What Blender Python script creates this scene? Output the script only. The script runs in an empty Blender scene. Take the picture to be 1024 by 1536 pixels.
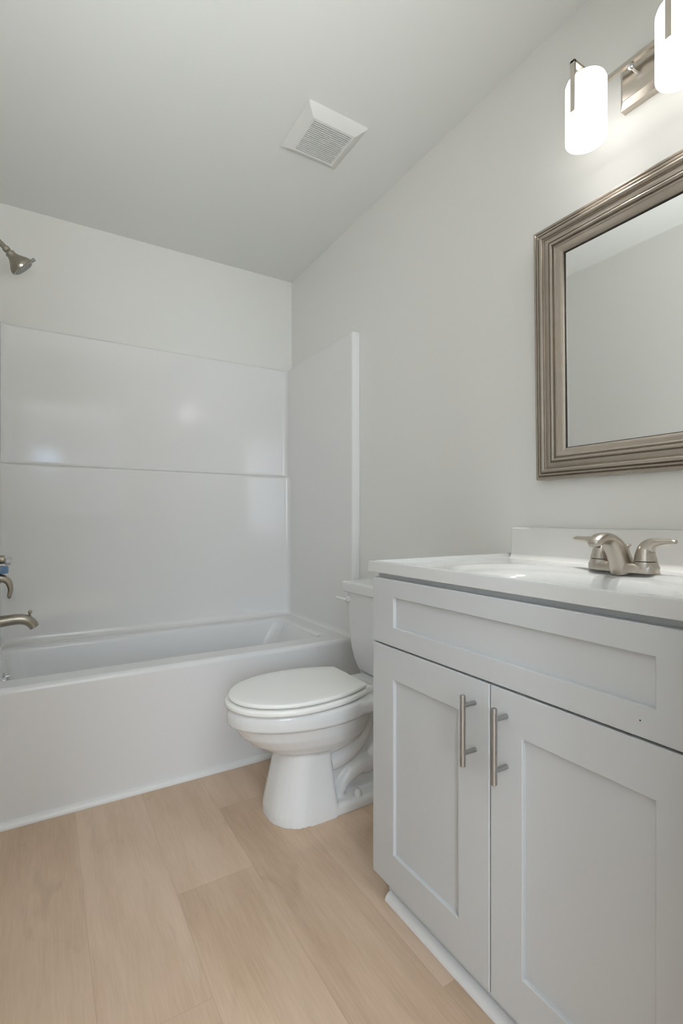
import bpy, bmesh, math, random
from mathutils import Vector, Matrix
random.seed(4)
scene = bpy.context.scene
COL = scene.collection
PI = math.pi

# ------------------------------------------------------------------ camera
cam_d = bpy.data.cameras.new('camera')
cam = bpy.data.objects.new('camera', cam_d)
COL.objects.link(cam)
cam_d.sensor_fit = 'HORIZONTAL'
cam_d.sensor_width = 36.0
cam_d.lens = 36.0 * 736.0 / 1024.0
cam_d.shift_y = 10.5 / 1024.0
cam_d.clip_start = 0.02
cam.location = (0.0, 0.0, 1.009)
cam.rotation_euler = (math.radians(90), 0, math.radians(-31.2))
scene.camera = cam

# ------------------------------------------------------------------ world, daylight, exposure
world = bpy.data.worlds.new('world')
scene.world = world
world.use_nodes = True
bg = world.node_tree.nodes['Background']
bg.inputs['Color'].default_value = (0.62, 0.78, 1.0, 1)
bg.inputs['Strength'].default_value = 1.0

def area_light(name, loc, rot, sx, sy, power, color):
    d = bpy.data.lights.new(name, 'AREA')
    d.shape = 'RECTANGLE'
    d.size, d.size_y = sx, sy
    d.energy = power
    d.color = color
    o = bpy.data.objects.new(name, d)
    o.location = loc
    o.rotation_euler = rot
    COL.objects.link(o)
    return o

# daylight at the small bedroom window, then an unseen fill light added for brightness
area_light('small_window_daylight', (0.03, -2.66, 1.86), (math.radians(90), 0, 0), 0.26, 0.20, 1.2, (0.50, 0.72, 1.0))
area_light('bedroom_side_fill', (-0.75, -2.60, 1.50), (math.radians(90), 0, 0), 0.8, 1.6, 39.0, (0.88, 0.99, 1.12))
# added fill lights in the unseen bedroom, one facing up and one facing down
area_light('bedroom_up_fill', (0.3, -0.7, 1.03), (math.radians(180), 0, 0), 1.2, 1.0, 72.0, (0.935, 0.99, 1.02))
area_light('bedroom_down_fill', (0.3, -1.1, 2.40), (0, 0, 0), 1.0, 1.0, 12.0, (0.93, 1.0, 1.08))

LAMP_SHADE = 1.9
LAMP_INNER = 1.5
LAMP_BULB = 16.0

vs = scene.view_settings
vs.view_transform = 'Standard'
vs.look = 'None'
vs.gamma = 1.0
vs.use_curve_mapping = False
vs.exposure = 0.21
scene.cycles.max_bounces = 14
scene.cycles.diffuse_bounces = 8

# ------------------------------------------------------------------ materials
def new_mat(name):
    m = bpy.data.materials.new(name)
    m.use_nodes = True
    nt = m.node_tree
    return m, nt, nt.nodes['Principled BSDF']

def N(nt, t, **kw):
    n = nt.nodes.new(t)
    for k, v in kw.items():
        setattr(n, k, v)
    return n

def plain(name, color, rough=0.5, metal=0.0, spec=0.5, bump=0.0, bscale=60.0, var=0.0, coat=0.0, stretch=None, bdist=0.002):
    m, nt, b = new_mat(name)
    b.inputs['Base Color'].default_value = (*color, 1)
    b.inputs['Roughness'].default_value = rough
    b.inputs['Metallic'].default_value = metal
    b.inputs['Specular IOR Level'].default_value = spec
    b.inputs['Coat Weight'].default_value = coat
    tc = N(nt, 'ShaderNodeTexCoord')
    mp = N(nt, 'ShaderNodeMapping')
    nt.links.new(tc.outputs['Object'], mp.inputs['Vector'])
    if stretch:
        mp.inputs['Scale'].default_value = stretch
    nz = N(nt, 'ShaderNodeTexNoise')
    nz.inputs['Scale'].default_value = bscale
    nz.inputs['Detail'].default_value = 4
    nt.links.new(mp.outputs['Vector'], nz.inputs['Vector'])
    if bump:
        bp = N(nt, 'ShaderNodeBump')
        bp.inputs['Strength'].default_value = bump
        bp.inputs['Distance'].default_value = bdist
        nt.links.new(nz.outputs['Fac'], bp.inputs['Height'])
        nt.links.new(bp.outputs['Normal'], b.inputs['Normal'])
    if var:
        mr = N(nt, 'ShaderNodeMapRange')
        mr.inputs['To Min'].default_value = rough - var
        mr.inputs['To Max'].default_value = rough + var
        nt.links.new(nz.outputs['Fac'], mr.inputs['Value'])
        nt.links.new(mr.outputs['Result'], b.inputs['Roughness'])
    return m

M = {}
M['wall'] = plain('wall_paint', (0.79, 0.782, 0.75), 0.42, bump=0.10, bscale=90, spec=0.35)
M['ceiling'] = plain('ceiling_paint', (0.745, 0.755, 0.73), 0.75, bump=0.12, bscale=70, spec=0.2)
M['bedroom'] = plain('bedroom_paint', (0.70, 0.70, 0.69), 0.7, bump=0.05)
M['bedroom_dimmed'] = plain('bedroom_dimmed_paint', (0.33, 0.35, 0.38), 0.7, bump=0.05)  # unseen back wall, darkened to weaken its reflection in the surround
M['trim'] = plain('white_trim_paint', (0.80, 0.80, 0.79), 0.35, bump=0.02)
M['acrylic'] = plain('gloss_white_acrylic', (0.80, 0.79, 0.775), 0.11, spec=0.6, bump=0.06, bscale=5.0, bdist=0.004)
M['tub'] = plain('tub_enamel', (0.765, 0.765, 0.765), 0.12, spec=0.5, bump=0.02, bscale=6)
M['china'] = plain('vitreous_china', (0.76, 0.765, 0.765), 0.08, spec=0.5, bump=0.01, bscale=10)
M['seat'] = plain('toilet_seat_plastic', (0.90, 0.90, 0.87), 0.2, spec=0.45, bump=0.01)
M['cabinet'] = plain('cabinet_paint', (0.535, 0.543, 0.547), 0.38, bump=0.03, bscale=140, spec=0.4)
M['frame_shadow'] = plain('cabinet_face_frame', (0.60, 0.61, 0.60), 0.45, bump=0.02)
M['marble'] = plain('cultured_marble', (0.61, 0.61, 0.60), 0.10, spec=0.5, bump=0.015, bscale=8)
M['marble_lit'] = plain('cultured_marble_lit', (0.77, 0.755, 0.73), 0.12, bump=0.015, bscale=8)  # same marble as the slab, lightened to paint in the lamp light
M['nickel'] = plain('brushed_nickel', (0.55, 0.50, 0.44), 0.30, metal=1.0, bump=0.05, bscale=200, var=0.05, stretch=(1, 1, 0.1))
M['nickel_dark'] = plain('aged_nickel', (0.42, 0.38, 0.32), 0.28, metal=1.0, bump=0.03, bscale=150)
M['steel'] = plain('stainless_steel', (0.42, 0.415, 0.41), 0.30, metal=1.0, bump=0.04, bscale=200, stretch=(1, 1, 0.05))
M['chrome'] = plain('chrome', (0.75, 0.76, 0.78), 0.08, metal=1.0, bump=0.01)
M['dark'] = plain('dark_gap', (0.02, 0.02, 0.02), 0.6, bump=0.01)
M['vent'] = plain('vent_plastic', (0.74, 0.735, 0.71), 0.45, bump=0.02)
M['slot'] = plain('vent_shadow', (0.03, 0.028, 0.026), 0.7, bump=0.02)
M['blue'] = plain('blue_plastic', (0.14, 0.24, 0.40), 0.30, bump=0.01)
M['clear'] = plain('cloudy_acrylic', (0.55, 0.55, 0.56), 0.15, bump=0.01)
M['mirror'] = plain('mirror_glass', (0.94, 0.95, 0.945), 0.0, metal=1.0)
M['nozzle'] = plain('grey_rubber', (0.28, 0.29, 0.28), 0.5, bump=0.02)

def frame_mat():
    m, nt, b = new_mat('champagne_frame')
    tc = N(nt, 'ShaderNodeTexCoord')
    nz = N(nt, 'ShaderNodeTexNoise')
    nz.inputs['Scale'].default_value = 25
    nz.inputs['Detail'].default_value = 5
    nt.links.new(tc.outputs['Object'], nz.inputs['Vector'])
    cr = N(nt, 'ShaderNodeValToRGB')
    cr.color_ramp.elements[0].color = (0.39, 0.335, 0.28, 1)
    cr.color_ramp.elements[1].color = (0.47, 0.415, 0.355, 1)
    nt.links.new(nz.outputs['Fac'], cr.inputs['Fac'])
    nt.links.new(cr.outputs['Color'], b.inputs['Base Color'])
    b.inputs['Metallic'].default_value = 0.75
    b.inputs['Roughness'].default_value = 0.27
    return m
M['frame'] = frame_mat()

def shade_mat(name, strength):
    m, nt, b = new_mat(name)
    tc = N(nt, 'ShaderNodeTexCoord')
    nz = N(nt, 'ShaderNodeTexNoise')
    nz.inputs['Scale'].default_value = 12
    nt.links.new(tc.outputs['Object'], nz.inputs['Vector'])
    mr = N(nt, 'ShaderNodeMapRange')
    mr.inputs['To Min'].default_value = strength * 0.97
    mr.inputs['To Max'].default_value = strength * 1.03
    nt.links.new(nz.outputs['Fac'], mr.inputs['Value'])
    nt.links.new(mr.outputs['Result'], b.inputs['Emission Strength'])
    b.inputs['Base Color'].default_value = (0.9, 0.9, 0.9, 1)
    b.inputs['Emission Color'].default_value = (1.0, 0.985, 0.96, 1)
    b.inputs['Roughness'].default_value = 0.3
    return m
M['opal'] = shade_mat('opal_glass', LAMP_SHADE)
M['glow'] = shade_mat('lit_opal_inside', LAMP_INNER)

def floor_mat():
    m, nt, b = new_mat('oak_vinyl_plank')
    L = nt.links.new
    def math_(op, a, bb=None, c=None):
        n = N(nt, 'ShaderNodeMath', operation=op)
        for i, v in enumerate((a, bb, c)):
            if v is None:
                continue
            if isinstance(v, (int, float)):
                n.inputs[i].default_value = v
            else:
                L(v, n.inputs[i])
        return n.outputs[0]
    geo = N(nt, 'ShaderNodeNewGeometry')
    sep = N(nt, 'ShaderNodeSeparateXYZ')
    L(geo.outputs['Position'], sep.inputs[0])
    x, y = sep.outputs[0], sep.outputs[1]
    W, LEN = 0.215, 1.22
    rx = math_('DIVIDE', math_('SUBTRACT', x, 0.305), W)
    row = math_('FLOOR', rx)
    fx = math_('SUBTRACT', rx, row)
    yy = math_('DIVIDE', math_('SUBTRACT', math_('SUBTRACT', y, 1.354), math_('MULTIPLY', row, 0.3285)), LEN)
    colm = math_('FLOOR', yy)
    fy = math_('SUBTRACT', yy, colm)
    cid = N(nt, 'ShaderNodeCombineXYZ')
    L(row, cid.inputs[0]); L(colm, cid.inputs[1])
    wn = N(nt, 'ShaderNodeTexWhiteNoise', noise_dimensions='2D')
    L(cid.outputs[0], wn.inputs['Vector'])
    plank_tone = math_('FRACT', math_('ADD', math_('MULTIPLY', row, -0.16), math_('ADD', math_('MULTIPLY', colm, 0.41), math_('ADD', math_('MULTIPLY', wn.outputs['Value'], 0.06), 10.60))))  # tone steps darker toward the vanity, painting in the shade there
    # grain coordinates: stretched along y, offset per plank
    gv = N(nt, 'ShaderNodeCombineXYZ')
    L(math_('MULTIPLY', x, 1.0), gv.inputs[0])
    L(math_('ADD', math_('MULTIPLY', y, 0.07), math_('MULTIPLY', plank_tone, 17.0)), gv.inputs[1])
    L(math_('MULTIPLY', plank_tone, 9.0), gv.inputs[2])
    n1 = N(nt, 'ShaderNodeTexNoise')
    n1.inputs['Scale'].default_value = 16; n1.inputs['Detail'].default_value = 5; n1.inputs['Distortion'].default_value = 0.6
    L(gv.outputs[0], n1.inputs['Vector'])
    n2 = N(nt, 'ShaderNodeTexNoise')
    n2.inputs['Scale'].default_value = 190; n2.inputs['Detail'].default_value = 3
    L(gv.outputs[0], n2.inputs['Vector'])
    gv2 = N(nt, 'ShaderNodeCombineXYZ')
    L(x, gv2.inputs[0]); L(math_('MULTIPLY', y, 0.35), gv2.inputs[1]); L(math_('MULTIPLY', plank_tone, 5.0), gv2.inputs[2])
    n3 = N(nt, 'ShaderNodeTexNoise')
    n3.inputs['Scale'].default_value = 5.0; n3.inputs['Detail'].default_value = 3
    L(gv2.outputs[0], n3.inputs['Vector'])
    # streaky knots
    n4 = N(nt, 'ShaderNodeTexNoise')
    n4.inputs['Scale'].default_value = 12.0; n4.inputs['Detail'].default_value = 6; n4.inputs['Distortion'].default_value = 1.2
    L(gv2.outputs[0], n4.inputs['Vector'])
    mix = math_('ADD', math_('MULTIPLY', n1.outputs['Fac'], 0.34), math_('MULTIPLY', n3.outputs['Fac'], 0.60))
    mix = math_('ADD', mix, math_('MULTIPLY', math_('SUBTRACT', n2.outputs['Fac'], 0.5), 0.24))
    mix = math_('ADD', mix, math_('MULTIPLY', plank_tone, 0.12))
    cr = N(nt, 'ShaderNodeValToRGB')
    e = cr.color_ramp.elements
    e[0].position = 0.25; e[0].color = FLOOR_C[0]
    e[1].position = 0.69; e[1].color = FLOOR_C[2]
    mid = cr.color_ramp.elements.new(0.5); mid.color = FLOOR_C[1]
    L(mix, cr.inputs['Fac'])
    kn = N(nt, 'ShaderNodeMapRange')
    kn.inputs['From Min'].default_value = 0.60; kn.inputs['From Max'].default_value = 0.78
    kn.inputs['To Min'].default_value = 0.0; kn.inputs['To Max'].default_value = 0.30
    L(n4.outputs['Fac'], kn.inputs['Value'])
    mk = N(nt, 'ShaderNodeMix', data_type='RGBA')
    L(kn.outputs['Result'], mk.inputs['Factor']); L(cr.outputs['Color'], mk.inputs['A'])
    mk.inputs['B'].default_value = (0.26, 0.17, 0.11, 1)
    ex = math_('MINIMUM', fx, math_('SUBTRACT', 1.0, fx))
    ey = math_('MINIMUM', fy, math_('SUBTRACT', 1.0, fy))
    sx = math_('LESS_THAN', ex, 0.0012 / W)
    sy = math_('LESS_THAN', ey, 0.0012 / LEN)
    seam = math_('MAXIMUM', sx, sy)
    ms = N(nt, 'ShaderNodeMix', data_type='RGBA')
    L(math_('MULTIPLY', seam, 0.16), ms.inputs['Factor']); L(mk.outputs['Result'], ms.inputs['A'])
    ms.inputs['B'].default_value = (0.22, 0.15, 0.10, 1)
    L(ms.outputs['Result'], b.inputs['Base Color'])
    b.inputs['Roughness'].default_value = 0.42
    b.inputs['Specular IOR Level'].default_value = 0.35
    bp = N(nt, 'ShaderNodeBump')
    bp.inputs['Strength'].default_value = 0.12; bp.inputs['Distance'].default_value = 0.001
    L(n2.outputs['Fac'], bp.inputs['Height'])
    L(bp.outputs['Normal'], b.inputs['Normal'])
    return m
FLOOR_C = [(0.44, 0.305, 0.207, 1), (0.585, 0.43, 0.308, 1), (0.675, 0.515, 0.39, 1)]
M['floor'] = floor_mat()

# ------------------------------------------------------------------ mesh helpers
def obj(name, bm, mat, parent=None, smooth=40, loc=None, mods=None):
    bmesh.ops.recalc_face_normals(bm, faces=bm.faces[:])
    me = bpy.data.meshes.new(name)
    bm.to_mesh(me)
    bm.free()
    mats = mat if isinstance(mat, (list, tuple)) else [mat]
    for mm in mats:
        me.materials.append(mm)
    if smooth:
        for p in me.polygons:
            p.use_smooth = True
        me.set_sharp_from_angle(angle=math.radians(smooth))
    o = bpy.data.objects.new(name, me)
    COL.objects.link(o)
    if parent:
        o.parent = parent
    if loc:
        o.location = loc
    return o

def flat_normals(o):
    w = o.modifiers.new('weighted_normals', 'WEIGHTED_NORMAL')
    w.mode = 'FACE_AREA'
    w.weight = 90
    w.keep_sharp = True
    return o

def tag(o, label, cat, group=None):
    o['label'] = label
    o['category'] = cat
    if group:
        o['group'] = group
    return o

def thing(name, label, cat, loc=(0, 0, 0), group=None):
    o = bpy.data.objects.new(name, None)
    COL.objects.link(o)
    o.location = loc
    o.empty_display_size = 0.05
    return tag(o, label, cat, group)

def struct(name, bm, mat, parent=None, smooth=40):
    o = obj(name, bm, mat, parent, smooth)
    if parent is None:
        o['kind'] = 'structure'
    return o

def box(bm, a, b, bevel=0.0, seg=2, mi=0):
    a, b = [min(p, q) for p, q in zip(a, b)], [max(p, q) for p, q in zip(a, b)]
    vs_ = [bm.verts.new((x, y, z)) for x in (a[0], b[0]) for y in (a[1], b[1]) for z in (a[2], b[2])]
    idx = [(0, 1, 3, 2), (4, 6, 7, 5), (0, 4, 5, 1), (2, 3, 7, 6), (0, 2, 6, 4), (1, 5, 7, 3)]
    fs = [bm.faces.new([vs_[i] for i in f]) for f in idx]
    for f in fs:
        f.material_index = mi
    if bevel:
        es = list({e for f in fs for e in f.edges})
        bmesh.ops.bevel(bm, geom=es, offset=bevel, segments=seg, profile=0.5, affect='EDGES')

def loft(bm, rings, closed=True, cap0=False, cap1=False, mi=0):
    vr = [[bm.verts.new(p) for p in r] for r in rings]
    n = len(vr[0])
    for i in range(len(vr) - 1):
        for j in range(n if closed else n - 1):
            k = (j + 1) % n
            f = bm.faces.new((vr[i][j], vr[i][k], vr[i + 1][k], vr[i + 1][j]))
            f.material_index = mi
    if cap0:
        bm.faces.new(vr[0]).material_index = mi
    if cap1:
        bm.faces.new(vr[-1]).material_index = mi
    return vr

def lathe(bm, prof, origin, axis, seg=32, cap0=True, cap1=True, mi=0):
    """prof: list of (radius, distance along axis)"""
    ax = Vector(axis).normalized()
    ref = Vector((0, 0, 1)) if abs(ax.z) < 0.9 else Vector((0, 1, 0))
    u = ax.cross(ref).normalized()
    v = ax.cross(u)
    o = Vector(origin)
    rings = []
    for r, h in prof:
        rings.append([o + ax * h + (u * math.cos(t) + v * math.sin(t)) * max(r, 1e-5)
                      for t in [2 * PI * k / seg for k in range(seg)]])
    return loft(bm, rings, True, cap0, cap1, mi)

def catmull(pts, n=8):
    P = [Vector(p) for p in pts]
    out = []
    for i in range(len(P) - 1):
        p0 = P[i - 1] if i > 0 else P[i] * 2 - P[i + 1]
        p1, p2 = P[i], P[i + 1]
        p3 = P[i + 2] if i + 2 < len(P) else P[i + 1] * 2 - P[i]
        for k in range(n):
            t = k / n
            out.append(0.5 * ((2 * p1) + (-p0 + p2) * t + (2 * p0 - 5 * p1 + 4 * p2 - p3) * t * t + (-p0 + 3 * p1 - 3 * p2 + p3) * t ** 3))
    out.append(P[-1])
    return out

def sweep(bm, pts, radii, side, n=8, seg=20, cap0=True, cap1=True, exp=2.0, mi=0):
    """pts path; radii list of (along side, across); side = fixed side vector"""
    aug = [Vector((r[0], r[1], 0)) for r in radii]
    path = catmull(pts, n)
    rr = catmull(aug, n)
    s = Vector(side).normalized()
    rings = []
    for i, p in enumerate(path):
        t = (path[min(i + 1, len(path) - 1)] - path[max(i - 1, 0)]).normalized()
        nrm = t.cross(s).normalized()
        a, b = max(rr[i].x, 1e-5), max(rr[i].y, 1e-5)
        ring = []
        for k in range(seg):
            th = 2 * PI * k / seg
            c, sn = math.cos(th), math.sin(th)
            cc = math.copysign(abs(c) ** (2 / exp), c)
            ss = math.copysign(abs(sn) ** (2 / exp), sn)
            ring.append(p + s * a * cc + nrm * b * ss)
        rings.append(ring)
    return loft(bm, rings, True, cap0, cap1, mi)

def tube(bm, a, b, r, seg=20, bev=0.0, mi=0):
    a, b = Vector(a), Vector(b)
    L = (b - a).length
    bev = bev or r * 0.18
    lathe(bm, [(r - bev, 0), (r, bev), (r, L - bev), (r - bev, L)], a, b - a, seg, mi=mi)

def rrect(x0, x1, y0, y1, r, z, n=6):
    """rounded rectangle ring, counter-clockwise, starting at the (x1, y0) corner"""
    pts = []
    for cx, cy, a0 in ((x1 - r, y0 + r, -PI / 2), (x1 - r, y1 - r, 0), (x0 + r, y1 - r, PI / 2), (x0 + r, y0 + r, PI)):
        for k in range(n + 1):
            t = a0 + (PI / 2) * k / n
            pts.append(Vector((cx + r * math.cos(t), cy + r * math.sin(t), z)))
    return pts

def egg(xf, xr, w, z, yc, n=48, flat=0.0, p=2.0, wide=0.55):
    """egg outline from tip xf to rear xr, half width w; wide = where along the length it is widest"""
    xm = xf + (xr - xf) * wide
    pts = []
    for k in range(n):
        t = 2 * PI * k / n
        c, s = math.cos(t), math.sin(t)
        if c < 0:
            x = xm + (xm - xf) * c
            y = w * s
        else:
            q = flat if flat else p
            x = xm + (xr - xm) * math.copysign(abs(c) ** (2 / q), c)
            y = w * math.copysign(abs(s) ** (2 / q), s)
        pts.append(Vector((x, yc + y, z)))
    return pts

# ------------------------------------------------------------------ room dimensions
XR, XL = 1.282, -0.240       # right wall, left wall
YB, YF = 2.700, 0.270        # back wall, door wall
H = 2.440
TUB_Y = 1.940

bm = bmesh.new(); box(bm, (-1.6, -2.9, -0.10), (2.1, YB + 0.12, 0.0))
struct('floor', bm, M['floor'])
bm = bmesh.new(); box(bm, (-1.6, -2.9, H), (2.1, YB + 0.12, H + 0.10))
struct('ceiling', bm, M['ceiling'])
bm = bmesh.new(); box(bm, (XR, YF - 0.12, 0), (XR + 0.12, YB + 0.12, H))
struct('wall_right', bm, M['wall'])
bm = bmesh.new(); box(bm, (XL - 0.12, YF - 0.12, 0), (XL, YB + 0.12, H))
struct('wall_left', bm, M['wall'])
bm = bmesh.new(); box(bm, (XL, YB, 0), (XR, YB + 0.12, H))
struct('wall_back', bm, M['wall'])
# the wall with the doorway the photograph is taken through
DX0, DX1, DZ = -0.15, 0.615, 2.04
bm = bmesh.new()
box(bm, (XL, YF - 0.12, 0), (DX0, YF, H))
box(bm, (DX1, YF - 0.12, 0), (XR, YF, H))
box(bm, (DX0, YF - 0.12, DZ), (DX1, YF, H))
struct('wall_front', bm, M['wall'])
# bedroom behind the photographer
BY = -2.70
def wall_with_hole(name, axis, c0, c1, a0, a1, h, mat='bedroom'):
    """a wall slab along one axis with one window opening h = (a_min, a_max, z_min, z_max)"""
    bm = bmesh.new()
    def bx(u0, u1, z0, z1):
        if axis == 'y':
            box(bm, (c0, u0, z0), (c1, u1, z1))
        else:
            box(bm, (u0, c0, z0), (u1, c1, z1))
    bx(a0, h[0], 0, H); bx(h[1], a1, 0, H); bx(h[0], h[1], 0, h[2]); bx(h[0], h[1], h[3], H)
    struct(name, bm, M[mat])
def window(name, axis, c0, c1, h):
    bm = bmesh.new()
    for k in range(3):
        u = h[0] + (h[1] - h[0] - 0.03) * k / 2
        z = h[2] + (h[3] - h[2] - 0.03) * k / 2
        if axis == 'y':
            box(bm, (c0, u, h[2]), (c1, u + 0.03, h[3])); box(bm, (c0 + 0.001, h[0], z), (c1 - 0.001, h[1], z + 0.03))
        else:
            box(bm, (u, c0, h[2]), (u + 0.03, c1, h[3])); box(bm, (h[0], c0 + 0.001, z), (h[1], c1 - 0.001, z + 0.03))
    struct(name, bm, M['trim'])
SIDE = (-2.05, -0.25, 0.60, 2.10)
wall_with_hole('wall_bedroom_left', 'y', -1.40, -1.28, BY, YF - 0.12, SIDE)
wall_with_hole('wall_bedroom_right', 'y', 1.90, 2.02, BY, YF - 0.12, SIDE)
wall_with_hole('wall_bedroom_back', 'x', BY - 0.12, BY, -1.40, 2.02, (-0.12, 0.18, 1.74, 1.98), 'bedroom_dimmed')
window('window_1', 'y', -1.36, -1.32, SIDE)
window('window_2', 'y', 1.94, 1.98, SIDE)
window('window_3', 'x', BY - 0.08, BY - 0.04, (-0.12, 0.18, 1.74, 1.98))
bm = bmesh.new()
box(bm, (-1.28, YF - 0.12, 0), (XL - 0.12, YF, H)); box(bm, (XR + 0.12, YF - 0.12, 0), (1.90, YF, H))
struct('wall_bedroom_front', bm, M['bedroom'])

# quarter-round along the foot of the tub apron
def quarter(bm, p0, p1, out, r, seg=6):
    p0, p1, out = Vector(p0), Vector(p1), Vector(out).normalized()
    prof = [Vector((0, 0, 0))] + [out * (r * math.cos(t)) + Vector((0, 0, r * math.sin(t))) for t in [PI / 2 * k / seg for k in range(seg + 1)]]
    loft(bm, [[p0 + q for q in prof], [p1 + q for q in prof]], True, True, True)
bm = bmesh.new()
quarter(bm, (XL, TUB_Y, 0.0005), (XR, TUB_Y, 0.0005), (0, -1, 0), 0.020)
struct('trim_1', bm, M['trim'], smooth=60)

# ------------------------------------------------------------------ bathtub
T = thing('bathtub', 'white alcove bathtub with a plain apron front, filling the far end of the room', 'bathtub', ((XL + XR) / 2, 2.3, 0))
def local(parent, bm):
    bmesh.ops.translate(bm, verts=bm.verts[:], vec=-Vector(parent.location))
TX0, TX1, TY1 = XL + 0.002, XR - 0.002, 2.690
ZD = 0.452
n = 8
bm = bmesh.new()
rings = [rrect(TX0, TX1, TUB_Y + 0.0, TY1, 0.004, 0.001, n), rrect(TX0, TX1, TUB_Y, TY1, 0.004, ZD - 0.020, n)]
for k in range(1, 7):
    t = PI / 2 * k / 6
    ins = 0.020 * (1 - math.cos(t))
    rings.append(rrect(TX0 + ins * 0.05, TX1 - ins * 0.05, TUB_Y + ins, TY1 - ins * 0.05, 0.004 + ins * 0.1, ZD - 0.020 + 0.020 * math.sin(t), n))
BX0, BX1, BY0, BY1 = -0.150, 1.140, 2.052, 2.545
rings.append(rrect(BX0 - 0.012, BX1 + 0.012, BY0 - 0.014, BY1 + 0.012, 0.05, ZD + 0.001, n))
for k in range(1, 6):
    t = PI / 2 * k / 5
    i = 0.022 * math.sin(t) - 0.012
    rings.append(rrect(BX0 + i, BX1 - i, BY0 + i, BY1 - i, 0.055, ZD - 0.022 * (1 - math.cos(t)), n))
def basin(f, z, r):
    return rrect(BX0 + 0.012 + 0.05 * f, BX1 - 0.012 - 0.16 * f, BY0 + 0.012 + 0.055 * f, BY1 - 0.012 - 0.05 * f, r, z, n)
rings += [basin(0.35, 0.34, 0.06), basin(0.7, 0.22, 0.075), basin(0.95, 0.14, 0.09)]
rings += [basin(1.15, 0.105, 0.10), basin(1.6, 0.092, 0.10)]
loft(bm, rings, True, False, True)
local(T, bm)
flat_normals(obj('tub_shell', bm, M['tub'], T, smooth=50))
bm = bmesh.new()
lathe(bm, [(0.034, 0), (0.034, 0.003), (0.030, 0.007), (0.016, 0.009), (0.001, 0.009)], (BX0 + 0.020, 2.300, 0.378), (1, 0, 0.12), 32)
box(bm, (BX0 + 0.024, 2.292, 0.372), (BX0 + 0.036, 2.308, 0.402), 0.003)
local(T, bm)
obj('overflow_plate', bm, M['chrome'], T)['label'] = 'chrome overflow plate with trip lever'

# ------------------------------------------------------------------ tub surround
S = thing('tub_surround', 'glossy white shower wall surround with a ledge, rising above the bathtub', 'shower surround', ((XL + XR) / 2, 2.68, ZD))
SX0, SX1 = -0.168, 1.238
SY0 = 1.950
ZT = 1.893
def sprof(yb, z, dx=0.0, rc=0.03):
    """plan section from the right flange round to the left flange"""
    pts = []
    def arc(cx, cy, r, a0, a1, k=6):
        for i in range(k + 1):
            t = a0 + (a1 - a0) * i / k
            pts.append(Vector((cx + r * math.cos(t), cy + r * math.sin(t), z)))
    x1, x0 = SX1 + dx, SX0 - dx
    pts.append(Vector((XR - 0.002, SY0, z)))
    arc(x1 + 0.006, SY0 + 0.006, 0.006, -PI / 2, -PI, 4)
    arc(x1 - rc, yb - rc, rc, 0, PI / 2)
    arc(x0 + rc, yb - rc, rc, PI / 2, PI)
    arc(x0 - 0.006, SY0 + 0.006, 0.006, 0, -PI / 2, 4)
    pts.append(Vector((XL + 0.002, SY0, z)))
    pts.append(Vector((XL + 0.002, YB - 0.002, z)))
    pts.append(Vector((XR - 0.002, YB - 0.002, z)))
    return pts
YLO, YUP = 2.640, 2.684
rows = [sprof(YLO - 0.028, ZD + 0.0005, -0.012), sprof(YLO - 0.012, ZD + 0.004, -0.006), sprof(YLO - 0.003, ZD + 0.013, -0.001), sprof(YLO, ZD + 0.028)]
rows += [sprof(YLO, 0.8), sprof(YLO, 1.244), sprof(YLO + 0.001, 1.248), sprof(YLO + 0.004, 1.2525), sprof(YLO + 0.009, 1.256)]
rows += [sprof(YUP - 0.010, 1.263), sprof(YUP - 0.004, 1.266), sprof(YUP - 0.001, 1.270), sprof(YUP, 1.276), sprof(YUP, 1.6)]
rows += [sprof(YUP, ZT - 0.008), sprof(YUP + 0.001, ZT - 0.003, 0.001), sprof(YUP + 0.006, ZT, 0.006)]
bm = bmesh.new()
loft(bm, rows, True, True, True)
local(S, bm)
flat_normals(obj('surround_panel', bm, M['acrylic'], S, smooth=60))
bm = bmesh.new()
box(bm, (SX1 + 0.001, SY0 - 0.004, ZD + 0.002), (XR - 0.001, SY0 + 0.004, ZT), 0.003, 2)
local(S, bm)
obj('edge_flange', bm, M['trim'], S)['label'] = 'bright flat front flange of the surround on the right wall'

# ------------------------------------------------------------------ shower fittings on the left wall
AY = 2.320
sh = thing('showerhead', 'brushed nickel bell-shaped shower head on a bent arm, high on the left wall', 'shower head', (XL, AY, 2.09))
hd = Vector((0.69, 0.12, -0.71)).normalized()
nk = Vector((-0.118, AY, 2.055))
bm = bmesh.new()
sweep(bm, [(XL + 0.001, AY, 2.115), (XL + 0.03, AY, 2.118), (XL + 0.07, AY, 2.103), nk - hd * 0.012, nk], [(0.0105, 0.0105)] * 5, (0, 1, 0))
local(sh, bm); obj('shower_arm', bm, M['nickel_dark'], sh)
bm = bmesh.new()
lathe(bm, [(0.030, 0), (0.030, 0.003), (0.022, 0.009), (0.012, 0.013)], (XL + 0.0005, AY, 2.115), (1, 0, 0), 28)
local(sh, bm); obj('wall_flange', bm, M['nickel_dark'], sh)
bm = bmesh.new()
lathe(bm, [(0.011, -0.020), (0.0135, -0.018), (0.0135, -0.006), (0.011, -0.004), (0.012, 0.0), (0.017, 0.002), (0.018, 0.008), (0.017, 0.012), (0.021, 0.022), (0.030, 0.035), (0.0385, 0.045), (0.0425, 0.052), (0.0430, 0.055)], nk, hd, 36)
local(sh, bm); obj('head_bell', bm, M['nickel_dark'], sh)
bm = bmesh.new()
lathe(bm, [(0.0420, 0.0545), (0.0445, 0.056), (0.0450, 0.062), (0.0430, 0.068), (0.038, 0.070)], nk, hd, 36)
local(sh, bm); obj('face_ring', bm, M['nickel_dark'], sh)
bm = bmesh.new()
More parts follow.
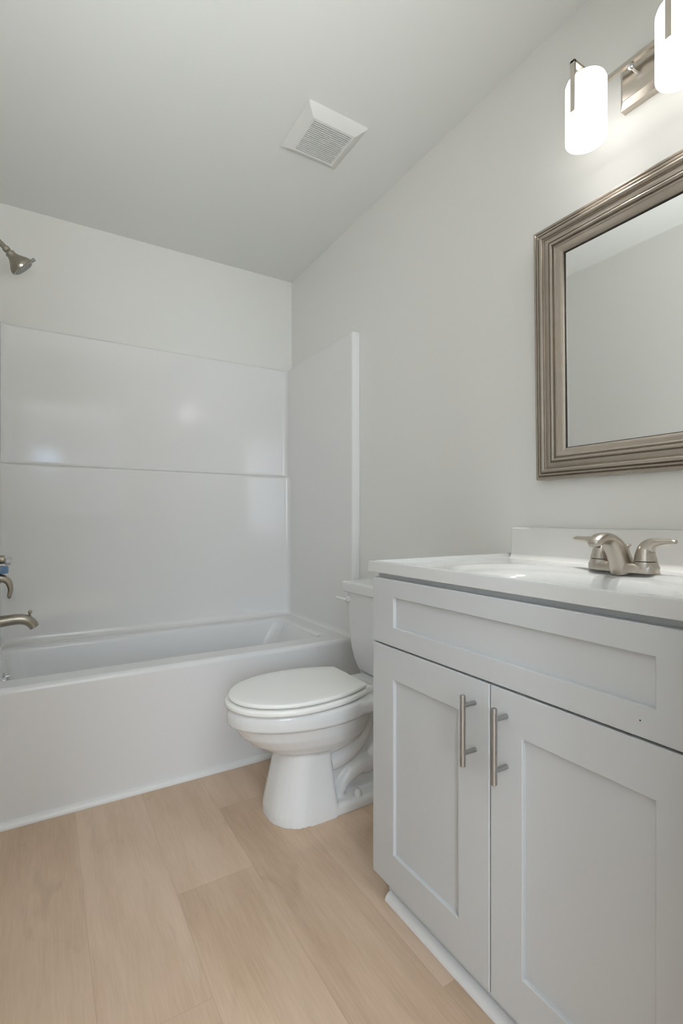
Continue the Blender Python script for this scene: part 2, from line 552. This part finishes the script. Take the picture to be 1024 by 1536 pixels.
lathe(bm, [(0.037, 0.069), (0.036, 0.072), (0.020, 0.074), (0.001, 0.075)], nk, hd, 30)
local(sh, bm); obj('spray_face', bm, M['nozzle'], sh)['label'] = 'grey spray face'
bm = bmesh.new()
perp = Vector((0.71, 0.0, 0.69)).normalized()
c = nk + hd * 0.061
tube(bm, c + perp * 0.040, c + perp * 0.060, 0.0065, 14)
local(sh, bm); obj('spray_lever', bm, M['nozzle'], sh)

tv = thing('shower_valve', 'nickel shower valve with a curved lever and blue collar above the tub spout', 'shower valve', (SX0, AY, 0.80))
bm = bmesh.new()
lathe(bm, [(0.080, 0), (0.080, 0.003), (0.074, 0.010), (0.045, 0.016), (0.030, 0.018)], (SX0, AY, 0.80), (1, 0, 0), 40)
local(tv, bm); obj('escutcheon', bm, M['nickel_dark'], tv)
bm = bmesh.new()
tube(bm, (SX0 + 0.008, AY, 0.851), (-0.131, AY, 0.851), 0.0165, 22, 0.003)
lathe(bm, [(0.0168, 0.0), (0.0172, 0.001), (0.0172, 0.003), (0.0168, 0.004)], (-0.146, AY, 0.851), (1, 0, 0), 22)
local(tv, bm); obj('valve_stem', bm, M['nickel_dark'], tv)
bm = bmesh.new()
tube(bm, (-0.131, AY, 0.853), (-0.108, AY, 0.853), 0.0040, 14)
lathe(bm, [(0.010, 0), (0.0135, 0.004), (0.012, 0.018), (0.008, 0.021)], (-0.131, AY, 0.841), (1, 0, 0), 20)
local(tv, bm); obj('clear_knob', bm, M['clear'], tv)['label'] = 'cloudy clear knob tip'
bm = bmesh.new()
lathe(bm, [(0.026, 0), (0.028, 0.003), (0.028, 0.024), (0.025, 0.028)], (-0.147, AY, 0.797), (0, 0, 1), 28)
local(tv, bm); obj('blue_collar', bm, M['blue'], tv)['label'] = 'blue plastic collar'
bm = bmesh.new()
sweep(bm, [(SX0 + 0.010, AY, 0.772), (-0.145, AY, 0.779), (-0.122, AY, 0.765), (-0.113, AY, 0.735), (-0.117, AY, 0.706), (-0.112, AY, 0.700)],
      [(0.018, 0.020), (0.017, 0.016), (0.014, 0.013), (0.012, 0.0095), (0.010, 0.0075), (0.006, 0.003)], (0, 1, 0), 8, 22)
local(tv, bm); obj('lever', bm, M['nickel_dark'], tv)

sp = thing('tub_spout', 'brushed nickel tub spout with a diverter knob, projecting low over the bathtub', 'tub spout', (SX0, AY, 0.613))
bm = bmesh.new()
sweep(bm, [(SX0, AY, 0.606), (-0.13, AY, 0.611), (-0.085, AY, 0.613), (-0.058, AY, 0.606), (-0.041, AY, 0.590), (-0.033, AY, 0.576)],
      [(0.026, 0.023), (0.025, 0.0215), (0.024, 0.021), (0.023, 0.0205), (0.021, 0.019), (0.020, 0.0175)], (0, 1, 0), 8, 28)
local(sp, bm); obj('spout_body', bm, M['nickel_dark'], sp)
bm = bmesh.new()
lathe(bm, [(0.006, -0.006), (0.0062, 0.004), (0.0040, 0.006), (0.0040, 0.009), (0.0070, 0.012), (0.0080, 0.016), (0.0070, 0.020), (0.003, 0.023)], (-0.050, AY, 0.622), (0.12, 0, 1), 20)
local(sp, bm); obj('diverter_knob', bm, M['nickel_dark'], sp)

# ------------------------------------------------------------------ toilet
YC = 1.550
TO = thing('toilet', 'white two-piece toilet with a closed lid, between the bathtub and the vanity', 'toilet', (0.95, YC, 0))
def fuse(o, voxel, smooth_it):
    r = o.modifiers.new('fuse', 'REMESH')
    r.mode = 'VOXEL'; r.voxel_size = voxel; r.use_smooth_shade = True
    s = o.modifiers.new('soften', 'SMOOTH')
    s.factor = 0.5; s.iterations = smooth_it
bm = bmesh.new()
# bowl with its rim band
ring = [egg(0.710, 0.95, 0.080, 0.200, YC), egg(0.672, 0.985, 0.104, 0.218, YC), egg(0.628, 1.01, 0.130, 0.238, YC), egg(0.584, 1.03, 0.150, 0.266, YC),
        egg(0.550, 1.04, 0.162, 0.298, YC), egg(0.534, 1.045, 0.167, 0.325, YC), egg(0.528, 1.045, 0.169, 0.336, YC), egg(0.516, 1.05, 0.178, 0.3375, YC), egg(0.510, 1.055, 0.181, 0.343, YC), egg(0.508, 1.055, 0.182, 0.366, YC), egg(0.510, 1.055, 0.180, 0.384, YC), egg(0.520, 1.045, 0.172, 0.391, YC)]
loft(bm, ring, True, True, True)
# rear deck under the tank
box(bm, (0.93, YC - 0.125, 0.335), (1.26, YC + 0.125, 0.384), 0.012)
box(bm, (0.90, YC - 0.165, 0.340), (1.03, YC + 0.165, 0.386), 0.012)
# front column of the pedestal
def col(x0, x1, w, z, r):
    return rrect(x0, x1, YC - w, YC + w, r, z, 8)
def ped(x0, x1, w, z, rf, rb=0.016, k=8):
    pts = []
    for cx, cy, r, a0 in ((x1 - rb, YC - w + rb, rb, -PI / 2), (x1 - rb, YC + w - rb, rb, 0), (x0 + rf, YC + w - rf, rf, PI / 2), (x0 + rf, YC - w + rf, rf, PI)):
        for i in range(k + 1):
            t = a0 + PI / 2 * i / k
            pts.append(Vector((cx + r * math.cos(t), cy + r * math.sin(t), z)))
    return pts
loft(bm, [ped(0.640, 0.862, 0.124, 0.000, 0.110), ped(0.641, 0.860, 0.122, 0.03, 0.109), ped(0.657, 0.850, 0.115, 0.10, 0.102), ped(0.678, 0.842, 0.107, 0.18, 0.092), ped(0.688, 0.838, 0.103, 0.245, 0.088)], True, True, True)
# foot flange
loft(bm, [col(0.70, 1.20, 0.122, 0.0, 0.06), col(0.70, 1.20, 0.121, 0.026, 0.06), col(0.705, 1.195, 0.112, 0.038, 0.055)], True, True, True)
# web, trapway and outlet hump
box(bm, (0.74, YC - 0.062, 0.02), (1.15, YC + 0.062, 0.37), 0.02)
sweep(bm, [(0.76, YC, 0.185), (0.84, YC, 0.165), (0.915, YC, 0.175), (0.975, YC, 0.225), (1.010, YC, 0.300), (1.025, YC, 0.37)],
      [(0.090, 0.040), (0.092, 0.042), (0.092, 0.043), (0.092, 0.043), (0.092, 0.042), (0.090, 0.042)], (0, 1, 0), 6, 24, exp=2.6)
sweep(bm, [(0.88, YC, 0.028), (0.915, YC, 0.085), (0.975, YC, 0.120), (1.03, YC, 0.125), (1.09, YC, 0.20), (1.12, YC, 0.30)],
      [(0.080, 0.020), (0.086, 0.034), (0.088, 0.044), (0.088, 0.048), (0.086, 0.046), (0.082, 0.042)], (0, 1, 0), 6, 24, exp=2.6)
local(TO, bm)
bowl = obj('bowl', bm, M['china'], TO)
fuse(bowl, 0.004, 3)

def seat_outline(xf, xr, w, wr, z, rc=0.012):
    """pointed-oval front, sides drawing in to a straight rear edge"""
    xm = xf + (xr - xf) * 0.50
    half = []
    for k in range(17):
        t = PI - (PI / 2) * k / 16
        half.append((xm + (xm - xf) * math.cos(t), w * math.sin(t)))
    for k in range(1, 13):
        q = k / 12
        x = xm + (xr - rc - xm) * q
        half.append((x, w - (w - wr) * (0.75 * q * q + 0.25 * q ** 3)))
    yk = half[-1][1]
    for k in range(1, 5):
        t = PI / 2 * k / 4
        half.append((xr - rc + rc * math.sin(t), yk - rc * (1 - math.cos(t)) - 0.002 * k / 4))
    pts = [Vector((x, YC + y, z)) for x, y in half]
    pts += [Vector((x, YC - y, z)) for x, y in reversed(half[1:])]
    return pts
def slab_ring(xf, xr, w, wr, z0, z1, r, crown=0.0):
    out = []
    def o_(i, z):
        return seat_outline(xf + i, xr - i, w - i, wr - i, z, max(0.012 - i * 0.5, 0.003))
    for k in range(5):
        t = PI / 2 * k / 4
        out.append(o_(r * (1 - math.sin(t)), z0 + r * (1 - math.cos(t)) * 0.8))
    for k in range(5):
        t = PI / 2 * k / 4
        out.append(o_(r * (1 - math.cos(t)), z1 - r * (1 - math.sin(t)) * 0.8))
    cx = (xf + xr) / 2
    base = out[-1]
    for f in (0.8, 0.55, 0.3, 0.05):
        out.append([Vector((cx + (p.x - cx) * f, YC + (p.y - YC) * f, z1 + crown * (1 - f * f))) for p in base])
    return out
bm = bmesh.new()
loft(bm, slab_ring(0.506, 0.975, 0.181, 0.128, 0.3935, 0.4125, 0.0085), True, True, True)
local(TO, bm); obj('seat', bm, M['seat'], TO, smooth=60)
bm = bmesh.new()
loft(bm, slab_ring(0.516, 0.975, 0.174, 0.122, 0.4165, 0.4310, 0.0075, 0.004), True, True, True)
local(TO, bm); obj('lid', bm, M['seat'], TO, smooth=60)
for s in (-1, 1):
    bm = bmesh.new()
    box(bm, (0.958, YC + s * 0.085 - 0.024, 0.389), (1.008, YC + s * 0.085 + 0.024, 0.413), 0.007, 3)
    tube(bm, (0.964, YC + s * 0.085 - 0.026, 0.410), (0.964, YC + s * 0.085 + 0.026, 0.410), 0.009, 18)
    local(TO, bm); obj('hinge', bm, M['seat'], TO)
    bm = bmesh.new()
    lathe(bm, [(0.014, 0), (0.015, 0.006), (0.013, 0.018), (0.008, 0.024), (0.001, 0.026)], (0.945, YC + s * 0.100, 0.034), (0, 0, 1), 22)
    local(TO, bm); obj('bolt_cap', bm, M['china'], TO)
# tank
def tk(x0, x1, w, z, r):
    return rrect(x0, x1, YC - w, YC + w, r, z, 8)
bm = bmesh.new()
loft(bm, [tk(1.135, 1.225, 0.140, 0.378, 0.04), tk(1.112, 1.245, 0.160, 0.384, 0.045), tk(1.100, 1.255, 0.172, 0.400, 0.045), tk(1.092, 1.262, 0.186, 0.440, 0.042), tk(1.087, 1.266, 0.197, 0.490, 0.040),
          tk(1.084, 1.268, 0.204, 0.56, 0.038), tk(1.082, 1.268, 0.208, 0.64, 0.036), tk(1.081, 1.268, 0.209, 0.712, 0.036)], True, True, True)
local(TO, bm); obj('tank', bm, M['china'], TO, smooth=60)
bm = bmesh.new()
loft(bm, [tk(1.072, 1.272, 0.219, 0.708, 0.022), tk(1.068, 1.274, 0.223, 0.711, 0.022), tk(1.066, 1.275, 0.225, 0.742, 0.022), tk(1.068, 1.273, 0.223, 0.748, 0.022), tk(1.074, 1.268, 0.217, 0.7505, 0.02), tk(1.10, 1.25, 0.18, 0.7515, 0.02)], True, True, True)
local(TO, bm); flat_normals(obj('tank_lid', bm, M['china'], TO, smooth=60))
bm = bmesh.new()
lathe(bm, [(0.017, 0), (0.017, 0.004), (0.013, 0.010), (0.007, 0.013)], (1.0815, YC + 0.180, 0.676), (-1, 0, 0), 26)
sweep(bm, [(1.070, YC + 0.182, 0.676), (1.058, YC + 0.200, 0.678), (1.055, YC + 0.214, 0.679), (1.053, YC + 0.228, 0.679)], [(0.006, 0.005), (0.006, 0.005), (0.007, 0.0045), (0.006, 0.0035)], (0, 0, 1), 6, 16)
local(TO, bm); obj('flush_handle', bm, M['china'], TO)

# ------------------------------------------------------------------ vanity cabinet
VY0, VY1 = 0.288, 1.062
XD = 0.740                       # door faces
V = thing('vanity_cabinet', 'white shaker bathroom vanity cabinet with two doors under a false drawer front', 'vanity', (1.0, (VY0 + VY1) / 2, 0))
ZC = 0.868
bm = bmesh.new()
box(bm, (XD + 0.038, VY0, 0.095), (XR - 0.001, VY0 + 0.016, ZC)); box(bm, (XD + 0.038, VY1 - 0.016, 0.095), (XR - 0.001, VY1, ZC))
box(bm, (XD + 0.038, VY0 + 0.016, 0.095), (XR - 0.014, VY1 - 0.016, 0.111)); box(bm, (XR - 0.014, VY0 + 0.016, 0.095), (XR - 0.001, VY1 - 0.016, ZC))
# face frame
for a, b in (((VY0, 0.095), (VY0 + 0.04, ZC)), ((VY1 - 0.04, 0.095), (VY1, ZC)), ((VY0 + 0.04, ZC - 0.04), (VY1 - 0.04, ZC)), ((VY0 + 0.04, 0.095), (VY1 - 0.04, 0.13)), ((VY0 + 0.04, 0.665), (VY1 - 0.04, 0.715)), ((0.65, 0.13), (0.68, 0.665))):
    box(bm, (XD + 0.0195, a[0], a[1]), (XD + 0.038, b[0], b[1]))
local(V, bm); obj('carcass', bm, M['cabinet'], V, smooth=0)
bm = bmesh.new()
box(bm, (0.790, VY0, 0.0), (0.806, VY1 - 0.004, 0.095))
box(bm, (0.806, VY0, 0.0), (XR - 0.002, VY0 + 0.016, 0.095)); box(bm, (0.806, VY1 - 0.020, 0.0), (XR - 0.002, VY1 - 0.004, 0.095))
local(V, bm); obj('toe_kick', bm, M['cabinet'], V, smooth=0)
bm = bmesh.new()
quarter(bm, (0.7895, VY0, 0.0005), (0.7895, VY1 - 0.012, 0.0005), (-1, 0, 0), 0.0195, 8)
local(V, bm); obj('shoe_moulding', bm, M['trim'], V, smooth=60)

def shaker(name, y0, y1, z0, z1, sl, sr, rt, rb):
    """y0 is the right edge in the photo, y1 the left; sl/sr stile widths at y1 / y0"""
    bm = bmesh.new()
    def r(x, a, b, c, d):
        return [Vector((x, a, c)), Vector((x, b, c)), Vector((x, b, d)), Vector((x, a, d))]
    bev = 0.0014
    i0, i1, k0, k1 = y0 + sr, y1 - sl, z0 + rb, z1 - rt
    loft(bm, [r(XD + 0.0190, y0, y1, z0, z1), r(XD + bev, y0, y1, z0, z1), r(XD, y0 + bev, y1 - bev, z0 + bev, z1 - bev),
              r(XD, i0 - 0.001, i1 + 0.001, k0 - 0.001, k1 + 0.001), r(XD + 0.001, i0, i1, k0, k1), r(XD + 0.0085, i0 + 0.0005, i1 - 0.0005, k0 + 0.0005, k1 - 0.0005)], True, True, True)
    local(V, bm)
    return obj(name, bm, M['cabinet'], V, smooth=20)
dr = shaker('drawer_front', VY0 - 0.002, VY1, 0.692, 0.8575, 0.088, 0.078, 0.044, 0.047)
dl = shaker('door', 0.6675, VY1, 0.087, 0.6875, 0.088, 0.084, 0.078, 0.087)
dl['label'] = 'left cabinet door'
dr2 = shaker('door', VY0 - 0.002, 0.6645, 0.087, 0.6875, 0.074, 0.078, 0.078, 0.087)
dr2['label'] = 'right cabinet door'
def bar_handle(y, door):
    bm = bmesh.new()
    tube(bm, (XD - 0.034, y, 0.5205), (XD - 0.034, y, 0.6615), 0.0057, 20, 0.0010)
    for z in (0.546, 0.640):
        tube(bm, (XD - 0.033, y, z), (XD + 0.0005, y, z), 0.0047, 16, 0.0005)
    local(V, bm)
    return obj('handle', bm, M['steel'], door)
bar_handle(0.7045, dl)
bar_handle(0.6255, dr2)
bm = bmesh.new()   # tiny screw hole in the drawer front
lathe(bm, [(0.0013, 0), (0.0013, 0.0006)], (XD - 0.0002, 0.385, 0.7165), (1, 0, 0), 10)
local(V, bm); obj('nail_hole', bm, M['dark'], dr)

# ------------------------------------------------------------------ vanity top with integral basin
CT = thing('countertop', 'glossy white cultured marble vanity top with an integral oval basin and backsplash', 'countertop', (1.0, 0.668, ZC))
CX0, CX1, CY0, CY1 = XD - 0.002, XR - 0.001, 0.276, 1.080
ZL, ZK = 0.9000, 0.8860
def rect_ring(x0, x1, y0, y1, z, nx=20, ny=28):
    p = []
    for k in range(nx): p.append(Vector((x0 + (x1 - x0) * k / nx, y0, z)))
    for k in range(ny): p.append(Vector((x1, y0 + (y1 - y0) * k / ny, z)))
    for k in range(nx): p.append(Vector((x1 - (x1 - x0) * k / nx, y1, z)))
    for k in range(ny): p.append(Vector((x0, y1 - (y1 - y0) * k / ny, z)))
    return p
BC = Vector((0.975, 0.660, 0))
def ell(ax, ay, z, ref, cx=None):
    out = []
    for q in ref:
        d = Vector(((q.x - BC.x) / 0.25, (q.y - BC.y) / 0.39))
        t = math.atan2(d.y, d.x)
        out.append(Vector(((cx or BC.x) + ax * math.cos(t), BC.y + ay * math.sin(t), z)))
    return out
ref = rect_ring(CX0, CX1, CY0, CY1, 0)
def rr_(i, z, back=0.0):
    return rect_ring(CX0 + i, CX1 - back, CY0 + i, CY1 - i, z)
bm = bmesh.new()
rings = [ell(0.200, 0.292, ZC + 0.003, ref), rr_(0.0, ZC + 0.003), rr_(0.0, ZL - 0.005), rr_(0.0015, ZL - 0.0015), rr_(0.005, ZL), rr_(0.011, ZL - 0.0008), rr_(0.020, ZK + 0.004, 0.004), rr_(0.030, ZK + 0.0006, 0.006), rr_(0.040, ZK, 0.010),
         ell(0.200, 0.292, ZK, ref)]
loft(bm, rings, True)
local(CT, bm); flat_normals(obj('counter_slab', bm, M['marble'], CT, smooth=35))
bm = bmesh.new()
rings = [ell(0.200, 0.292, ZK, ref), ell(0.196, 0.286, ZK - 0.0015, ref), ell(0.188, 0.276, ZK - 0.007, ref), ell(0.176, 0.255, ZK - 0.010, ref, 0.970), ell(0.160, 0.228, ZK - 0.0125, ref, 0.960), ell(0.152, 0.216, ZK - 0.017, ref, 0.955), ell(0.144, 0.203, ZK - 0.032, ref, 0.955),
         ell(0.125, 0.175, ZK - 0.075, ref, 0.955), ell(0.085, 0.12, ZK - 0.110, ref, 0.955), ell(0.03, 0.035, ZK - 0.122, ref, 0.955)]
loft(bm, rings, True, False, True)
local(CT, bm); obj('sink_basin', bm, M['marble'], CT, smooth=50)
bm = bmesh.new()
pr = [(XR - 0.001, ZK - 0.004), (1.244, ZK - 0.002), (1.250, ZK + 0.0015), (1.257, ZK + 0.007), (1.261, ZK + 0.016), (1.263, 0.978), (1.2645, 0.9815), (1.268, 0.983), (XR - 0.001, 0.983)]
loft(bm, [[Vector((x, CY0, z)) for x, z in pr], [Vector((x, 1.046, z)) for x, z in pr], [Vector((min(x + 0.002, XR - 0.001), 1.049, min(z, 0.981))) for x, z in pr]], True, True, True)
local(CT, bm); flat_normals(obj('backsplash', bm, M['marble_lit'], CT, smooth=50))

# ------------------------------------------------------------------ basin faucet
FX, FY = 1.172, 0.650
FA = thing('basin_faucet', 'brushed nickel two-handle faucet on the white vanity top', 'faucet', (FX, FY, ZK))
bm = bmesh.new()
def ov(ax, ay, z, e=3.2, nn=48):
    out = []
    for k in range(nn):
        t = 2 * PI * k / nn
        c_, s_ = math.cos(t), math.sin(t)
        out.append(Vector((FX + ax * math.copysign(abs(c_) ** (2 / e), c_), FY + ay * math.copysign(abs(s_) ** (2 / e), s_), ZK + z)))
    return out
loft(bm, [ov(0.0285, 0.0795, 0.0003), ov(0.0285, 0.0795, 0.013), ov(0.027, 0.078, 0.017), ov(0.024, 0.0745, 0.020), ov(0.020, 0.070, 0.021)], True, True, True)
for s in (-1, 1):
    lathe(bm, [(0.0262, 0.010), (0.0258, 0.020), (0.0240, 0.0255), (0.021, 0.0262)], (FX, FY + s * 0.052, ZK), (0, 0, 1), 30)
local(FA, bm); obj('base_plate', bm, M['nickel'], FA, smooth=45)
bm = bmesh.new()
sweep(bm, [(FX - 0.001, FY, ZK + 0.002), (FX - 0.012, FY, ZK + 0.030), (FX - 0.034, FY, ZK + 0.058), (FX - 0.062, FY, ZK + 0.077), (FX - 0.092, FY, ZK + 0.0785), (FX - 0.113, FY, ZK + 0.0695), (FX - 0.1215, FY, ZK + 0.0625)],
      [(0.026, 0.0290), (0.0235, 0.0275), (0.021, 0.0225), (0.0185, 0.0145), (0.0175, 0.0120), (0.0160, 0.0105), (0.0085, 0.0040)], (0, 1, 0), 8, 28, exp=2.4)
local(FA, bm); obj('spout', bm, M['nickel'], FA, smooth=60)
bm = bmesh.new()
lathe(bm, [(0.0085, -0.006), (0.0085, 0.002), (0.006, 0.0022)], Vector((FX - 0.104, FY, ZK + 0.0630)), Vector((-0.40, 0, -0.92)), 22)
local(FA, bm); obj('aerator', bm, M['dark'], FA)['label'] = 'dark aerator opening'
bm = bmesh.new()
tube(bm, (FX + 0.020, FY, ZK + 0.018), (FX + 0.024, FY, ZK + 0.060), 0.0028, 12)
lathe(bm, [(0.003, 0), (0.0065, 0.003), (0.0065, 0.007), (0.004, 0.009)], (FX + 0.024, FY, ZK + 0.055), (0, 0, 1), 18)
local(FA, bm); obj('lift_rod', bm, M['nickel'], FA)
for s in (-1, 1):
    y = FY + s * 0.052
    bm = bmesh.new()
    sweep(bm, [(FX, y, ZK + 0.0275), (FX, y, ZK + 0.044), (FX, y + s * 0.004, ZK + 0.058), (FX - 0.001, y + s * 0.018, ZK + 0.0685), (FX - 0.003, y + s * 0.040, ZK + 0.0725), (FX - 0.005, y + s * 0.060, ZK + 0.0735), (FX - 0.006, y + s * 0.066, ZK + 0.073)],
          [(0.0240, 0.0240), (0.0200, 0.0205), (0.0160, 0.0175), (0.0120, 0.0115), (0.0100, 0.0065), (0.0088, 0.0055), (0.0075, 0.0042)], (1, 0, 0), 8, 26)
    local(FA, bm); obj('handle', bm, M['nickel'], FA, smooth=60)

# ------------------------------------------------------------------ wall mirror, leaning forward a little
MY0, MY1, MZ0, MZ1 = 0.364, 0.9485, 1.124, 1.851
LEAN = math.radians(1.0)
MI = thing('wall_mirror', 'rectangular wall mirror in a ribbed champagne frame, hung above the vanity', 'mirror', (XR - 0.002, (MY0 + MY1) / 2, MZ0))
MI.rotation_euler = (0, -LEAN, 0)
hw, hh = (MY1 - MY0) / 2, (MZ1 - MZ0)
# profile: (inset from outer edge, depth off wall)
prof = [(0.0, 0.001), (0.0, 0.026)]
def bead(i0, i1, base, hgt, k=6):
    for j in range(k + 1):
        t = PI * j / k
        prof.append(((i0 + i1) / 2 - (i1 - i0) / 2 * math.cos(t), base + hgt * math.sin(t)))
bead(0.0005, 0.0095, 0.0270, 0.0050)
bead(0.0105, 0.0185, 0.0275, 0.0055)
bead(0.0195, 0.0315, 0.0280, 0.0085, 8)
prof += [(0.033, 0.0265), (0.037, 0.0285), (0.043, 0.0285), (0.0475, 0.0270), (0.049, 0.0235)]
bead(0.0500, 0.0595, 0.0240, 0.0070, 8)
prof += [(0.0605, 0.0215), (0.062, 0.0215)]
bead(0.0625, 0.0680, 0.0220, 0.0030)
prof += [(0.0690, 0.0215), (0.077, 0.0190), (0.084, 0.0160), (0.0865, 0.0145), (0.0865, 0.001)]
bm = bmesh.new()
loft(bm, [[Vector((-d, -hw + i, i)), Vector((-d, hw - i, i)), Vector((-d, hw - i, hh - i)), Vector((-d, -hw + i, hh - i))] for i, d in prof], True)
obj('frame', bm, M['frame'], MI, smooth=30)
bm = bmesh.new()
gi = 0.0885
box(bm, (-0.008, -hw + gi, gi), (-0.002, hw - gi, hh - gi))
obj('mirror_glass', bm, M['mirror'], MI, smooth=0)
bm = bmesh.new()
loft(bm, [[Vector((-d, -hw + i, i)), Vector((-d, hw - i, i)), Vector((-d, hw - i, hh - i)), Vector((-d, -hw + i, hh - i))] for i, d in ((0.0863, 0.012), (0.0863, 0.0083), (0.0893, 0.0083), (0.0893, 0.0086))], True)
obj('sight_edge', bm, M['dark'], MI, smooth=0)['label'] = 'thin black inner edge round the glass'

# ------------------------------------------------------------------ vanity light
LY = 0.630
VL = thing('vanity_light', 'two-shade brushed nickel wall light fixture with white cylinder shades, above the mirror', 'wall light', (XR, LY, 2.107))
bm = bmesh.new()
def bp_(x, i):
    return [Vector((x, LY - 0.0745 + i, 2.050 + i)), Vector((x, LY + 0.0745 - i, 2.050 + i)), Vector((x, LY + 0.0745 - i, 2.163 - i)), Vector((x, LY - 0.0745 + i, 2.163 - i))]
loft(bm, [bp_(XR - 0.0005, 0), bp_(1.262, 0), bp_(1.250, 0.012), bp_(1.248, 0.0125)], True, True, True)
local(VL, bm); obj('backplate', bm, M['nickel'], VL, smooth=20)
bm = bmesh.new()
box(bm, (1.224, LY - 0.116, 2.124), (1.234, LY + 0.116, 2.136), 0.001)
local(VL, bm); obj('crossbar', bm, M['nickel'], VL, smooth=20)
bm = bmesh.new()
lathe(bm, [(0.0035, 0.0), (0.0035, 0.016), (0.0065, 0.017), (0.007, 0.022), (0.004, 0.026), (0.001, 0.027)], (1.249, LY + 0.032, 2.118), (-1, 0, 0), 18)
local(VL, bm); obj('knurled_nut', bm, M['chrome'], VL)
SXC, SR = 1.166, 0.0475
for s in (1, -1):
    y = LY + s * 0.108
    bm = bmesh.new()
    z0, z1 = 1.962, 2.113
    lathe(bm, [(SR - 0.004, z0 + 0.0), (SR - 0.001, z0 - 0.001), (SR, z0 + 0.001), (SR, z1 - 0.012), (SR - 0.003, z1 - 0.004), (SR - 0.010, z1), (0.012, z1 + 0.001), (0.001, z1 + 0.001)], (SXC, y, 0), (0, 0, 1), 40, False, True)
    lathe(bm, [(SR - 0.004, z0), (SR - 0.004, z1 - 0.012), (0.02, z1 - 0.004), (0.001, z1 - 0.004)], (SXC, y, 0), (0, 0, 1), 40, False, True, mi=1)
    local(VL, bm); obj('lamp_shade', bm, [M['opal'], M['glow']], VL, smooth=50)
    bm = bmesh.new()
    box(bm, (1.110, y - 0.006, 2.012), (1.1165, y + 0.006, 2.1375), 0.0008)
    box(bm, (1.1100, y - 0.006, 2.1305), (1.226, y + 0.006, 2.1375), 0.0008)
    lathe(bm, [(0.014, 0), (0.014, 0.016)], (SXC, y, 2.114), (0, 0, 1), 20)
    local(VL, bm); obj('strap_arm', bm, M['nickel'], VL, smooth=20)
    bm = bmesh.new()
    lathe(bm, [(0.012, 0), (0.014, -0.008), (0.020, -0.020), (0.022, -0.030), (0.018, -0.038), (0.008, -0.043), (0.001, -0.0435)], (SXC, y, 2.110), (0, 0, 1), 24)
    local(VL, bm); obj('bulb', bm, M['glow'], VL)
    d = bpy.data.lights.new('lamp_light', 'SPOT')     # the bulb's light leaving the open foot of the shade
    d.energy = LAMP_BULB
    d.color = (0.99, 1.0, 0.99)
    d.shadow_soft_size = 0.018
    d.spot_size = math.radians(58)
    d.spot_blend = 0.8
    lo = bpy.data.objects.new('lamp_light', d)
    lo.parent = VL
    lo.location = Vector((SXC, y, 2.046)) - VL.location
    COL.objects.link(lo)

# ------------------------------------------------------------------ ceiling exhaust fan grille
EV = thing('exhaust_vent', 'square white exhaust fan grille on the ceiling', 'vent', (0.892, 1.606, H))
bm = bmesh.new()
ea = 0.120
def sq(a, z, b=None):
    b = b or a
    return [Vector((-a, -b, z)), Vector((a, -b, z)), Vector((a, b, z)), Vector((-a, b, z))]
IN = 0.078
loft(bm, [sq(ea, 0.0), sq(ea, -0.006), sq(ea - 0.002, -0.008), sq(IN + 0.008, -0.0255), sq(IN, -0.026), sq(IN, -0.0165)], True)
ns = 18
pitch = 2 * IN / ns
for k in range(ns + 1):
    yk = -IN + k * pitch
    box(bm, (-IN, yk - pitch * 0.27, -0.026), (IN, yk + pitch * 0.27, -0.0238))
obj('grille', bm, M['vent'], EV, smooth=20)
bm = bmesh.new()
box(bm, (-IN - 0.002, -IN - 0.002, -0.0165), (IN + 0.002, IN + 0.002, -0.0005))
obj('vent_cavity', bm, M['slot'], EV, smooth=0)['label'] = 'dark cavity behind the slats'
